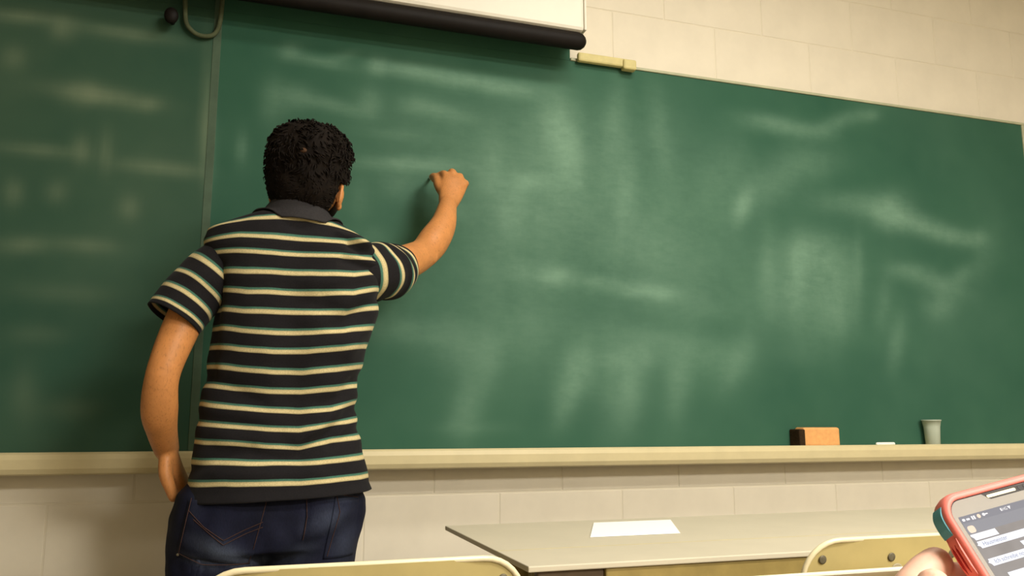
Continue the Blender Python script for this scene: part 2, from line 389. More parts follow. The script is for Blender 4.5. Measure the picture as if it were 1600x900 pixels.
board_panel(-2.9, SEAM - .004, M['board_left'], BZ1 + .0005, 2.33); board_panel(SEAM + .004, .985, M['board'], BZ1 + .0005, 2.33)   # the taller part behind the screen case
mesh('joint_strip', *box(SEAM - .011, SEAM + .011, -.0015, .016, BZ0, 2.33, .001), M['seamtrim'], cb)
mesh('frame_strip', *box(.986, BXR + .014, -.005, .0185, BZ1, BZ1 + .010, .002), simple('board_frame_aluminium', (.42, .42, .28), .5, .4), cb)
mesh('frame_strip', *box(BXR, BXR + .014, -.005, .0185, BZ0, BZ1, .002), bpy.data.materials['board_frame_aluminium'], cb)
# chalk tray with a rounded lip
prof = [(.018, .928), (-.060, .924), (-.066, .930), (-.078, .932), (-.086, .927), (-.088, .915), (-.086, .892), (-.080, .880), (-.070, .876), (.018, .872)]
V = [(x, a, b) for x in (-2.95, 3.02) for a, b in prof]; n = len(prof)
Fc = [(i, (i + 1) % n, n + (i + 1) % n, n + i) for i in range(n)] + [tuple(range(n))[::-1], tuple(range(n, 2 * n))]
tr = mesh('chalk_tray', V, Fc, M['tray']); tr['label'] = 'long cream chalk tray under the green chalkboard'; tr['category'] = 'tray'

# things on the tray
er = thing('chalk_eraser', 'orange and dark chalkboard eraser lying on the chalk tray', 'eraser', (1.845, -.03, .9265))
mesh('felt_pad', *box(1.762, 1.785, -.055, .0, .9265, .984, .004), M['felt'], er)
mesh('body', *box(1.780, 1.925, -.052, -.003, .9265, .990, .007), M['orange'], er)
cu = thing('plastic_cup', 'small pale frosted cup standing near the right end of the chalk tray', 'cup', (2.335, -.03, .9265))
pr = [(.020, .9265), (.0235, .930), (.027, .99), (.031, 1.012), (.033, 1.012), (.0325, 1.016), (.030, 1.016), (.0255, .99), (.021, .932), (.001, .931)]
seg = 24; V = [(2.335 + r * math.cos(2 * PI * k / seg), -.03 + r * math.sin(2 * PI * k / seg), z) for r, z in pr for k in range(seg)]
Fc = [(i * seg + k, i * seg + (k + 1) % seg, (i + 1) * seg + (k + 1) % seg, (i + 1) * seg + k) for i in range(len(pr) - 1) for k in range(seg)] + [tuple(range(seg))[::-1]]
mesh('cup_wall', V, Fc, M['cup'], cu, True)
ck = mesh('chalk_stick', *tube([(2.09, -.035, .9335), (2.165, -.028, .9335)], [.0055, .0055], 12, 1), M['chalk'], None, True, (2.12, -.03, .9335))
ck['label'] = 'white chalk stick lying on the tray between the orange eraser and the cup'; ck['category'] = 'chalk'

# projection screen housing and its dark bar, above the board
sc = thing('projection_screen', 'white roll-up projection screen case with a dark bar above the chalkboard', 'projection screen', (.0, -.06, 2.233))
mesh('case', *box(-1.55, .985, -.128, -.004, 2.232, 2.40, .012), M['whitecase'], sc)
mesh('end_cap', *box(.986, .994, -.124, -.004, 2.238, 2.394, .003), M['whitecase'], sc)
mesh('weight_bar', *tube([(-1.52, -.105, 2.205), (.97, -.105, 2.205)], [(.026, .028)] * 2, 20, 1), M['darkbar'], sc, True)
rl = thing('map_rail', 'short yellowed map rail end just right of the screen case', 'rail', (1.10, 0, 2.20))
mesh('rail', *box(1.005, 1.20, -.026, -.006, 2.181, 2.212, .006), M['trimyel'], rl)
mesh('stop', *box(1.165, 1.213, -.034, -.006, 2.172, 2.208, .006), M['trimyel'], rl)
pc = mesh('pull_cord', *tube([(-.205, -.024, 2.215), (-.203, -.022, 2.18), (-.196, -.018, 2.125), (-.165, -.014, 2.098), (-.125, -.014, 2.103), (-.108, -.018, 2.14), (-.104, -.024, 2.215)], [.0065] * 7, 10, 8), M['cord'], None, True, (-.15, -.02, 2.2))
pc['label'] = 'beige cord loop hanging beside the board joint at top left'; pc['category'] = 'cord'
kn = thing('wall_hook', 'small dark knob hook above the left board panel by the cord loop', 'hook', (-.235, -.02, 2.13))
mesh('knob', *ell((-.235, -.045, 2.13), (.019, .014, .024)), M['darkbar'], kn, True)
mesh('stem', *tube([(-.235, .0, 2.13), (-.235, -.04, 2.13)], [.007, .007], 10, 1), M['darkbar'], kn, True)

# ceiling fixtures
for i, (x, y, lx, ly, p) in enumerate(LAMPS):
    f = thing('ceiling_light', ['fluorescent ceiling fixture nearest the chalkboard', 'fluorescent ceiling fixture in the middle of the room', 'fluorescent ceiling fixture at the back of the room'][i], 'light', (x, y, CEIL))
    h = .07; parts = [box(x - lx / 2 - .03, x - lx / 2, y - ly / 2 - .03, y + ly / 2 + .03, CEIL - h, CEIL), box(x + lx / 2, x + lx / 2 + .03, y - ly / 2 - .03, y + ly / 2 + .03, CEIL - h, CEIL),
                      box(x - lx / 2, x + lx / 2, y - ly / 2 - .03, y - ly / 2, CEIL - h, CEIL), box(x - lx / 2, x + lx / 2, y + ly / 2, y + ly / 2 + .03, CEIL - h, CEIL), box(x - lx / 2, x + lx / 2, y - ly / 2, y + ly / 2, CEIL - .012, CEIL)]
    mesh('housing', *merge(parts), M['housing'], f)
    for q in (-.25, .25): mesh('tube', *tube([(x - lx / 2 + .03, y + q * ly, CEIL - .035), (x + lx / 2 - .03, y + q * ly, CEIL - .035)], [.016, .016], 12, 1), M['lens'], f, True)

# ------------------------------------------------------------------ tables and paper
ft = thing('front_table', 'long cream-topped table in front of the chalkboard, paper on it', 'table', (1.7, -.79, 0))
mesh('table_top', *box(.46, 3.1, -1.08, -.50, .762, .772, .002), M['tabletop'], ft)
mesh('apron', *box(.60, 3.08, -1.074, -1.056, .64, .762, .003), M['apron'], ft)
mesh('apron', *box(.60, 3.08, -.525, -.507, .64, .762, .003), M['apron'], ft)
mesh('shade_panel', *box(.48, .60, -1.068, -1.05, .60, .762, .003), M['wood_and_shade'], ft)  # dark panel stands in for the shaded opening under the table end
mesh('edge_strip', *box(.46, 3.1, -.906, -.902, .7721, .7724), M['tray'], ft)
for a in (.50, 3.02):
    for b_ in (-1.03, -.55): mesh('leg', *tube([(a + (.16 if a < 1 and b_ > -.6 else 0), b_, .762), (a + (.16 if a < 1 and b_ > -.6 else 0), b_, .0)], [.017, .015], 12, 1, cap=False, closed=True), M['steel'], ft, True)
pp = mesh('paper_sheet', [(x, y, z) for z in (.7728, .7740) for x, y in ((.694, -.79), (.900, -.79), (1.0, -.565), (.800, -.565))], [(0, 1, 2, 3), (4, 5, 6, 7), (0, 1, 5, 4), (1, 2, 6, 5), (2, 3, 7, 6), (3, 0, 4, 7)], M['paper'], None, False, (.85, -.68, .773))
pp['label'] = 'white sheets of paper lying on the cream table in front of the board'; pp['category'] = 'paper'
nt_ = thing('near_table', 'brown-topped table with a pale edge, nearest the viewer, behind the right chair', 'table', (1.25, -1.6, 0))
mesh('table_top', *box(.70, 1.95, -1.85, -1.318, .752, .777, .003), M['brownwood'], nt_)
mesh('edge_band', *box(.70, 1.95, -1.3185, -1.310, .750, .781, .002), M['edge'], nt_)
for a in (.74, 1.91):
    for b_ in (-1.81, -1.50): mesh('leg', *tube([(a, b_, .752), (a, b_, .0)], [.016, .014], 12, 1, cap=False, closed=True), M['steel'], nt_, True)

# ------------------------------------------------------------------ folding chairs
def chair(x0, x1, label):
    cx = (x0 + x1) / 2; y = -1.29; t_ = thing('folding_chair', label, 'chair', (cx, y + .2, 0), 'metal chairs in the row at the front table')
    zt, zb, R = .822, .66, .062; hw = (x1 - x0) / 2
    # outline of the back panel, with round top corners
    out = [(-hw, zb)] + [(-hw + R - R * math.cos(a), zt - R + R * math.sin(a)) for a in np.linspace(0, PI / 2, 9)] + [(hw - R + R * math.sin(a), zt - R + R * math.cos(a)) for a in np.linspace(0, PI / 2, 9)] + [(hw, zb)]
    def P(u, z, d=0): return (cx + u, y + .05 * (u / hw) ** 2 * .35 - (z - .75) * .14 + d, z)
    # panel as a grid between left and right outline
    nz, nu = 16, 20; V = []; zs = [zb + (zt - zb) * i / nz for i in range(nz + 1)]
    def half(z):
        if z < zt - R: return hw
        q = z - (zt - R); return hw - R + math.sqrt(max(R * R - q * q, 1e-8))
    for d in (0, .0025):
        for z in zs:
            h = half(z)
            for k in range(nu + 1): V.append(P(-h + 2 * h * k / nu, z, d))
    W = nu + 1; L = (nz + 1) * W; Fc = []
    for i in range(nz):
        for k in range(nu):
            a = i * W + k; Fc += [(a, a + 1, a + W + 1, a + W), (L + a, L + a + W, L + a + W + 1, L + a + 1)]
    mesh('backrest', V, Fc, M['chair'], t_, True)
    rim = [P(u, z, .0) for u, z in out]; mesh('rolled_rim', *tube(rim + [P(hw, zb)], [.0042] * (len(rim) + 1), 10, 1, cap=False, closed=True), M['chairrim'], t_, True)
    lo = [P(-hw, zb), P(0, zb), P(hw, zb)]; mesh('lower_rim', *tube(lo, [.004] * 3, 8, 6, cap=False, closed=True), M['chair'], t_, True)
    for k in range(4):
        u = -hw + .032 + k * (2 * hw - .064) / 3; c = P(u, .793, -.0008); mesh('rivet', *disc(c, (0, -1, -.14), .0068, .0012), M['rivet'], t_, True)
    mesh('scuff', *disc(P(-hw + .165, .771, -.0002), (0, -1, -.14), .012, .0004), simple('scuffed_metal', (.36, .31, .2), .5), t_, True)
    # seat
    sx = hw - .01; seat = merge([box(cx - sx, cx + sx, y + .05, y + .44, .43, .452, .009)]); mesh('seat', *seat, M['chair'], t_, True)
    for s in (-1, 1):
        x = cx + s * (hw - .012)
        mesh('side_frame', *tube([(x, y + .012, .70), (x, y - .005 + .10, .45), (x, y + .40, .012)], [.0105] * 3, 10, 5), M['steel'], t_, True)
        mesh('rear_leg', *tube([(x - s * .016, y + .36, .43), (x - s * .016, y + .14, .25), (x - s * .016, y - .06, .012)], [.0105] * 3, 10, 4), M['steel'], t_, True)
    mesh('cross_bar', *tube([(cx - hw + .03, y - .02, .09), (cx + hw - .03, y - .02, .09)], [.008] * 2, 10, 1), M['steel'], t_, True)
    mesh('cross_bar', *tube([(cx - hw + .015, y + .33, .12), (cx + hw - .015, y + .33, .12)], [.008] * 2, 10, 1), M['steel'], t_, True)
chair(-.045, .385, 'yellow-cream metal folding chair at bottom left, below the standing man')
chair(.840, 1.268, 'yellow-cream riveted metal folding chair at bottom right, left of the phone')

# ------------------------------------------------------------------ the man at the board
man = thing('person', 'man seen from behind in a striped polo shirt and jeans, writing on the chalkboard', 'person', (.08, -.5, 0))
HM = Matrix.Translation((.131, -.497, 1.579)) @ Matrix.Rotation(math.radians(-25), 4, 'Z') @ Matrix.Rotation(math.radians(7), 4, 'X') @ Matrix.Rotation(math.radians(3), 4, 'Y')   # head frame: +y face, +z crown
HR = HM.to_3x3()
def hp(x, y, z): return tuple(HM @ Vector((x, y, z)))
def hell(c, r, rot=None, **k):
    R = HR @ rot if rot else HR
    return ell(hp(*c), r, R, **k)
RX = lambda d: Matrix.Rotation(math.radians(d), 3, 'X'); RY = lambda d: Matrix.Rotation(math.radians(d), 3, 'Y'); RZ = lambda d: Matrix.Rotation(math.radians(d), 3, 'Z')
B = []
# head
B += [hell((0, -.012, .012), (.077, .097, .092), seg=32, rings=20), hell((0, .040, -.045), (.056, .052, .062)), hell((0, .070, -.088), (.026, .022, .020)),
      hell((0, .088, -.020), (.012, .018, .020), RX(20)), hell((0, .102, -.030), (.014, .012, .011)), hell((0, .078, .018), (.046, .016, .012)),
      hell((-.034, .068, -.028), (.022, .018, .018)), hell((.034, .068, -.028), (.022, .018, .018)), hell((0, .086, -.056), (.022, .013, .012)), hell((0, .0, -.05), (.062, .07, .055))]
# ears: a raised rim, a bowl and a lobe
def earm(s):
    parts = []
    for k in range(12):
        a = math.radians(-70 + k * 21); parts.append((s * (.082 + .012 * math.sin(max(0, min(1, k / 11)) * PI)), -.012 - .019 * math.sin(a) * .9 + .0, -.026 + .031 * -math.cos(a + PI)))
    P = [hp(*q) for q in parts]
    P = [hp(s * (.073 + .011 * math.sin(q / 10 * PI)), -.004 - .022 * math.sin(q / 10 * PI) + .012 * math.cos(q / 10 * PI), -.052 + .031 * math.cos(q / 10 * PI * 1.05)) for q in range(11)]
    return [tube(P, [.0048] * 11, 10, 1), hell((s * .073, -.006, -.052), (.006, .016, .026), RZ(-s * 20)), hell((s * .070, .002, -.080), (.007, .009, .011))]
B += earm(1) + earm(-1)
# neck, torso, pelvis (hidden by the clothes, so slimmer than they are)
B += [tube([(.118, -.500, 1.56), (.108, -.515, 1.47), (.10, -.51, 1.40)], [(.056, .06), (.055, .058), (.07, .06)], 24, 4)]
B += [tube([(.105, -.49, 1.33), (.11, -.50, 1.27), (.10, -.49, 1.10), (.085, -.48, .95), (.075, -.49, .84)], [(.07, .10), (.085, .14), (.075, .14), (.08, .135), (.085, .14)], 28, 5, ref=(1, 0, 0))]
B += [tube([(-.030, -.49, 1.360), (.10, -.49, 1.375), (.24, -.485, 1.362)], [.036, .04, .036], 18, 4)]
for x, xf, yk in ((-.025, -.05, -.47), (.165, .20, -.46)):
    B += [tube([(x, -.49, .84), ((x * 2 + xf) / 3, yk, .47), (xf, -.50, .09)], [.075, .05, .034], 18, 5), tube([(xf, -.52, .05), (xf, -.40, .035)], [.032, .028], 14, 3)]
# his left arm: down, elbow out, hand going into the front pocket
B += [tube([(-.045, -.50, 1.365), (-.098, -.515, 1.27), (-.130, -.535, 1.185), (-.153, -.548, 1.10), (-.157, -.520, 1.03), (-.152, -.48, .985), (-.144, -.435, .945)],
           [(.040, .040), (.040, .040), (.036, .038), (.031, .034), (.032, .037), (.027, .031), (.020, .026)], 22, 5)]
B += [ell((-.166, -.556, 1.098), (.017, .019, .024))]
B += [tube([(-.145, -.432, .945), (-.128, -.405, .900), (-.108, -.385, .858), (-.100, -.375, .83)], [(.022, .031), (.020, .038), (.019, .039), (.016, .034)], 18, 4, ref=(0, 1, 0))]
B += [tube([(-.144, -.447, .925), (-.142, -.452, .895), (-.132, -.452, .868), (-.124, -.448, .846)], [.015, .0145, .0125, .0105], 14, 4)]          # thumb outside the pocket
for i in range(4): B += [tube([(-.112 + .004 * i, -.352 - .019 * i, .845), (-.100, -.345 - .018 * i, .81), (-.088, -.342 - .018 * i, .785 + .004 * abs(i - 1.5))], [.0095, .009, .0075], 10, 3)]
# his right arm reaching up to the board
B += [tube([(.250, -.495, 1.365), (.318, -.44, 1.372), (.39, -.36, 1.408), (.440, -.304, 1.443), (.474, -.272, 1.485), (.508, -.236, 1.54), (.530, -.196, 1.605)],
           [(.042, .042), (.044, .044), (.043, .044), (.040, .040), (.040, .044), (.034, .038), (.024, .030)], 22, 5)]
B += [ell((.452, -.320, 1.428), (.022, .020, .020))]
W0 = Vector((.531, -.192, 1.610))
# palm, back of the hand towards the viewer, knuckles up
B += [tube([(.533, -.188, 1.618), (.545, -.168, 1.650), (.560, -.148, 1.690), (.563, -.142, 1.700)], [(.029, .022), (.036, .020), (.040, .018), (.038, .016)], 20, 4, ref=(0, 1, 0))]
KN = [(.534, -.140, 1.712), (.557, -.134, 1.723), (.578, -.137, 1.712), (.594, -.144, 1.692)]
FT = [[(.528, -.103, 1.722), (.520, -.075, 1.715), (.516, -.063, 1.722)], [(.556, -.094, 1.724), (.548, -.072, 1.700), (.536, -.084, 1.684)],
      [(.580, -.098, 1.708), (.572, -.080, 1.682), (.556, -.096, 1.671)], [(.596, -.108, 1.684), (.587, -.094, 1.663), (.572, -.108, 1.657)]]
for i, (k_, f_) in enumerate(zip(KN, FT)):
    r = (.0112, .0116, .011, .0098)[i]
    B += [tube([tuple(Vector(k_).lerp(W0, .35)), k_] + f_, [r * .8, r * 1.08, r * .95, r * .9, r * .78], 14, 4)]
B += [tube([(.528, -.172, 1.640), (.516, -.148, 1.675), (.514, -.118, 1.706), (.512, -.088, 1.720), (.510, -.070, 1.725)], [.015, .0155, .0128, .0118, .009], 14, 4)]    # thumb
body = fuse('body', B, .0034, M['skin'], man, 4, .5); body['label'] = 'tanned skin of head, arms and hands'
for s in (-1, 1):
    e = mesh('eye', *hell((s * .031, .0735, .003), (.0115, .0105, .0105), seg=16, rings=10), M['eye'], man, True)
    mesh('iris', *hell((s * .031, .0832, .003), (.005, .002, .005), seg=12, rings=6), M['iris'], e, True)
    mesh('eyebrow', *tube([hp(s * .014, .094, .020), hp(s * .032, .091, .026), hp(s * .050, .078, .020)], [.0035, .004, .002], 8, 4), M['hair'], man, True)
mesh('lips', *tube([hp(-.021, .088, -.057), hp(-.008, .098, -.054), hp(0, .099, -.055), hp(.008, .098, -.054), hp(.021, .088, -.057)], [.002, .0045, .005, .0045, .002], 10, 4), M['lip'], man, True)
# short beard along the jaw
nb, V, Fc = 40, [], []
for layer in (0, 1):
    for i in range(nb + 1):
        a = PI * i / nb; sx, sy = math.cos(a), math.sin(a)
        for zt_, k_ in ((-.040, 1.0), (-.058, 1.03), (-.078, .98), (-.098, .80), (-.108, .60)):
            top = zt_ + (.008 if layer else 0); q = k_ * (1.0 if not layer else .86)
            V.append(hp(sx * .066 * q, .020 + sy * .076 * q, top + .018 * (1 - sy) - .024 * sy * (1 if zt_ > -.07 else .2)))
m5 = 5; Lb = (nb + 1) * m5
for l in (0, 1):
    for i in range(nb):
        for j in range(m5 - 1):
            a = l * Lb + i * m5 + j; Fc.append((a, a + 1, a + m5 + 1, a + m5))
for i in range(nb): Fc += [(i * m5, (i + 1) * m5, Lb + (i + 1) * m5, Lb + i * m5), (i * m5 + 4, (i + 1) * m5 + 4, Lb + (i + 1) * m5 + 4, Lb + i * m5 + 4)]
mesh('beard', V, Fc, M['beard'], man, True)
# hair: a lumpy cap plus short curved locks
def hair_r(d):
    """cap surface in the head frame for direction d"""
    x, y, z = d; n1 = noise.noise(Vector(d) * 3.1 + Vector((3, 1, 7))); n2 = noise.noise(Vector(d) * 8 + Vector((9, 2, 1)))
    g = 1 + .035 * n1 + .03 * n2 + (.05 if x > .3 and z > .1 else 0) * min(1, (x - .3) * 3)
    bx = (abs(x) ** 2.5 + abs(y) ** 2.5 + abs(z) ** 2.5) ** -.4 * .965; x, y, z = x * bx, y * bx, z * bx
    return Vector((x * .0905 * g, y * .111 * g - .012, z * (.108 if z > 0 else .128) * g + .004))
def hair_zone(p):
    """1 on the scalp, 0 over the face, ears and lower neck"""
    lim = -.112 + max(0, (p.y + .028)) * 2.3 if p.y < .03 else .022 + (p.y - .03) * .55
    if abs(p.x) > .055 and -.035 < p.y < .03: lim = max(lim, -.030)
    return p.z > lim
U, Vn = 72, 48; V = []; keep = {}
for i in range(Vn + 1):
    for j in range(U):
        ph = PI * i / Vn; a = 2 * PI * j / U; d = Vector((math.sin(ph) * math.cos(a), math.sin(ph) * math.sin(a), math.cos(ph)))
        p = hair_r(d); z = hair_zone(p); 
        if not z: p = p * .80
        keep[i * U + j] = z; V.append(hp(*p))
Fc = []
for i in range(Vn):
    for j in range(U):
        q = (i * U + j, (i + 1) * U + j, (i + 1) * U + (j + 1) % U, i * U + (j + 1) % U)
        if any(keep[k_] for k_ in q): Fc.append(q)
hr = mesh('hair', V, Fc, M['hair'], man, True); hr['label'] = 'short wavy black-brown hair'
parts = []; rng = random.Random(3); wd = Vector((.27, -.93, .20)).normalized(); wp = hair_r(wd); crown = hp(*wp)
for _ in range(2600):
    z = rng.uniform(-1, 1); a = rng.uniform(0, 2 * PI); q = math.sqrt(1 - z * z); d = Vector((q * math.cos(a), q * math.sin(a), z)); p = hair_r(d)
    if not hair_zone(p): continue
    nrm = Vector((d.x / .09, d.y / .11, d.z / .115)).normalized()
    if (Vector(hp(*p)) - Vector(crown)).length < .007: continue
    sw = Vector((0, 0, 1)).cross(nrm); dn = nrm.cross(sw) if sw.length > .1 else Vector((1, 0, 0)); dn = dn if dn.z < 0 else -dn
    fl = noise.noise(p * 22) * 2.6; fld = (dn * math.cos(fl) + (sw.normalized() if sw.length > .1 else Vector((0, 1, 0))) * math.sin(fl)).normalized()
    Lh = rng.uniform(.010, .020) * (1 if p.z > -.02 else .55); lift = rng.uniform(.1, .38) * (1 if p.z > -.02 else .4); r = rng.uniform(.0011, .0022)
    P = [p - nrm * .002, p + fld * Lh * .45 + nrm * Lh * lift, p + fld * Lh * .9 + nrm * Lh * lift * .75]
    parts.append(tube([hp(*v) for v in P], [r, r * 1.1, r * .25], 4, 1, cap=False))
V, Fc = merge(parts); lk = mesh('locks', V, Fc, M['hair'], hr, True); lk['kind'] = 'stuff'
mesh('crown_whorl', *hell(tuple(wp - wd * .0005), (.009, .004, .006), seg=14, rings=8), M['scalp'], hr, True)

# ---- polo shirt
RW = [ (1.458,0.015,0.192),(1.438,-0.038,0.226),(1.420,-0.084,0.262),(1.398,-0.092,0.285),(1.362,-0.084,0.300),(1.318,-0.074,0.302),(1.274,-0.065,0.298),(1.238,-0.067,0.284),
 (1.187,-0.071,0.274),(1.144,-0.074,0.267),(1.088,-0.076,0.260),(1.032,-0.081,0.256),(0.977,-0.085,0.262),(0.922,-0.091,0.273),(0.867,-0.097,0.284),(0.849,-0.098,0.287)
]   # height, left x, right x of the silhouette
RZs = np.array([r[0] for r in RW][::-1]); RLs = np.array([r[1] for r in RW][::-1]); RRs = np.array([r[2] for r in RW][::-1])
ST = np.array([[1.420, 1.438, 1.444, 1.444, 1.438, 1.424],
[1.39, 1.396, 1.394, 1.394, 1.396, 1.419],[1.364, 1.361, 1.358, 1.359, 1.364, 1.372],[1.322, 1.316, 1.316, 1.318, 1.323, 1.344],[1.284, 1.273, 1.273, 1.275, 1.282, 1.306],
[1.242, 1.233, 1.233, 1.234, 1.238, 1.264],[1.203, 1.192, 1.189, 1.191, 1.199, 1.215],[1.162, 1.153, 1.149, 1.151, 1.16, 1.175],[1.121, 1.112, 1.107, 1.107, 1.116, 1.129],[1.08, 1.072, 1.068, 1.067, 1.075, 1.086],
[1.042, 1.034, 1.028, 1.025, 1.031, 1.05],[1.001, 0.995, 0.989, 0.987, 1.0, 1.01],[0.964, 0.96, 0.954, 0.95, 0.966, 0.973],[0.922, 0.922, 0.92, 0.92, 0.924, 0.929],[0.876, 0.881, 0.881, 0.881, 0.885, 0.888]
])
TT = np.array([-1, -.6, -.2, .2, .6, 1.0])
def stripe_at(t, z):
    zc = np.array([np.interp(t, TT, row) for row in ST])          # descending heights of stripes 0..14
    if z >= zc[0]: return (zc[0] - z) / .038
    if z <= zc[-1]: q = zc[-1] - z; return len(zc) - 1 + (q / .040 if q < .016 else .4 + (q - .016) / .25)
    return float(np.interp(-z, -zc, np.arange(len(zc))))
def fx(px): return -.092 + (px - 318) * .001405
def fz(py): return 1.398 - (py - 385) * .00141
FOLD = [(478, 712, 560, 640, 13, -.010), (470, 690, 530, 655, 12, .006), (330, 660, 440, 676, 10, -.004), (350, 700, 470, 722, 11, -.006), (520, 700, 572, 672, 10, -.007),
        (540, 610, 572, 590, 10, -.008), (500, 640, 568, 610, 10, -.005), (600, 462, 520, 520, 12, -.009), (598, 440, 500, 470, 11, -.005), (590, 480, 540, 560, 12, .006),
        (585, 400, 540, 392, 8, -.012), (600, 425, 530, 418, 9, -.010), (570, 380, 520, 372, 6, .010), (440, 465, 560, 520, 16, -.005), (345, 430, 338, 600, 10, -.007),
        (340, 600, 420, 640, 12, -.005), (420, 560, 540, 545, 14, .004), (360, 740, 500, 735, 9, .004), (320, 735, 400, 700, 9, -.005), (455, 380, 460, 760, 26, -.005), (375, 420, 390, 520, 30, .005), (520, 420, 530, 520, 26, .005)]
FOLD = [(fx(a), fz(b), fx(c), fz(d), w_ * .00141, h * 1.6) for a, b, c, d, w_, h in FOLD]
def fold(x, z):
    s = 0
    for a, b, c, d, w_, h in FOLD:
        dx, dz = c - a, d - b; u = ((x - a) * dx + (z - b) * dz) / (dx * dx + dz * dz); e = max(0, -u, u - 1) * math.hypot(dx, dz); u = max(0, min(1, u))
        ds = math.hypot(x - a - u * dx, z - b - u * dz); s += h * math.exp(-(ds / w_) ** 2) * (1 - .35 * abs(2 * u - 1))
    return s
NU, NVv = 190, 170; V = []; SA = []
for j in range(NVv + 1):
    v = j / NVv
    z0 = .849 + (1.462 - .849) * v
    xl = float(np.interp(z0, RZs, RLs)); xr = float(np.interp(z0, RZs, RRs)); cx, hw = (xl + xr) / 2, (xr - xl) / 2
    dep = float(np.interp(z0, [.85, .95, 1.05, 1.2, 1.3, 1.38, 1.42, 1.46], [.146, .126, .118, .128, .130, .112, .088, .074]))
    cyy = float(np.interp(z0, [.85, 1.0, 1.2, 1.35, 1.46], [-.485, -.48, -.49, -.495, -.507]))
    for k in range(NU):
        a = 2 * PI * k / NU; ca, sa = math.cos(a), math.sin(a)
        ex = .88; x = cx + hw * math.copysign(abs(ca) ** ex, ca); y = cyy + dep * math.copysign(abs(sa) ** ex, sa)
        back = sa < .2
        z = z0 + (.010 * ca * max(0, 1 - v * 5))                       # hem rides up a little on his right
        if z0 > 1.36: z += (z0 - 1.36) * .10 * (-sa) - ca * max(0, z0 - 1.39) * .05
        f = fold(x, z) if back else .004 * noise.noise(Vector((x * 12, y * 12, z * 9)))
        f += .004 * noise.noise(Vector((x * 13 + z * 6, y * 14, z * 24))) + .003 * noise.noise(Vector((x * 5 + 4, y * 5, z * 7)))
        n_ = Vector((ca / max(hw, .05), sa / dep, 0)).normalized()
        if v < .03: f += .004 * (1 - v / .03)
        e_ = ((x - .106) / .100) ** 2 + ((y + .507) / .092) ** 2; zs_ = z
        if e_ < 1 and z > 1.39: z -= min(.016, .05 * (1 - e_))          # pressed down under the collar
        V.append((x + n_.x * f, y + n_.y * f, z)); SA.append(stripe_at(max(-1, min(1, (x - cx) / hw)), z))
Fc = [(j * NU + k, j * NU + (k + 1) % NU, (j + 1) * NU + (k + 1) % NU, (j + 1) * NU + k) for j in range(NVv) for k in range(NU)]
shirt = mesh('polo_shirt', V, Fc, M['knit'], man, True); shirt['label'] = 'charcoal polo shirt with cream and green stripes'
a = shirt.data.attributes.new('stripe', 'FLOAT', 'POINT'); a.data.foreach_set('value', SA)
s = shirt.modifiers.new('thick', 'SOLIDIFY'); s.thickness = .002; s.offset = -1

def sleeve(name, pts, rad, s0, s1, ref, folds, twist):
    """open cloth tube; stripe attribute runs along its length"""
    seg, n = 72, 14; Vt, Ft = tube(pts, rad, seg, n, ref, cap=False); rows = len(Vt) // seg; P = crs(np.array(pts, float), n); SA = []; out = []
    for i in range(rows):
        u = i / (rows - 1)
        for k in range(seg):
            p = Vector(Vt[i * seg + k]); c = Vector(P[i]); nn = (p - c).normalized(); f = 0
            for uu, ww, hh, k0, kw in folds:
                dk = abs((k / seg - k0 + .5) % 1 - .5); f += hh * math.exp(-((u - uu - .12 * math.sin(2 * PI * (k / seg) + uu * 9)) / ww) ** 2) * math.exp(-(dk / kw) ** 2)
            f += .0035 * noise.noise(p * 22) + .003 * noise.noise(p * 9)
            out.append(tuple(p + nn * f)); SA.append(s0 + (s1 - s0) * u + twist * math.cos(2 * PI * k / seg))
    o = mesh(name, out, Ft, M['knit'], shirt, True); a = o.data.attributes.new('stripe', 'FLOAT', 'POINT'); a.data.foreach_set('value', SA)
    m_ = o.modifiers.new('thick', 'SOLIDIFY'); m_.thickness = .0022; m_.offset = -1
    return o
sleeve('sleeve', [(-.012, -.497, 1.372), (-.055, -.502, 1.338), (-.092, -.510, 1.292), (-.120, -.520, 1.252), (-.140, -.527, 1.218)],
       [(.050, .056), (.061, .064), (.063, .063), (.062, .062), (.061, .061)], .15, 5.45, (0, 1, 0), [(.12, .08, -.008, .5, .3), (.5, .1, .004, .2, .2), (.7, .1, -.004, .75, .2)], .0)
sleeve('sleeve', [(.195, -.500, 1.345), (.250, -.486, 1.348), (.292, -.460, 1.354), (.322, -.430, 1.366), (.343, -.402, 1.378)],
       [(.062, .060), (.070, .074), (.069, .076), (.066, .072), (.062, .069)], .35, 5.3, (0, 1, 0),
       [(.12, .07, -.014, .1, .3), (.30, .07, .009, .6, .35), (.45, .06, -.012, .75, .25), (.62, .06, .008, .3, .3), (.78, .06, -.008, .9, .3), (.2, .05, .010, .9, .2)], .12)
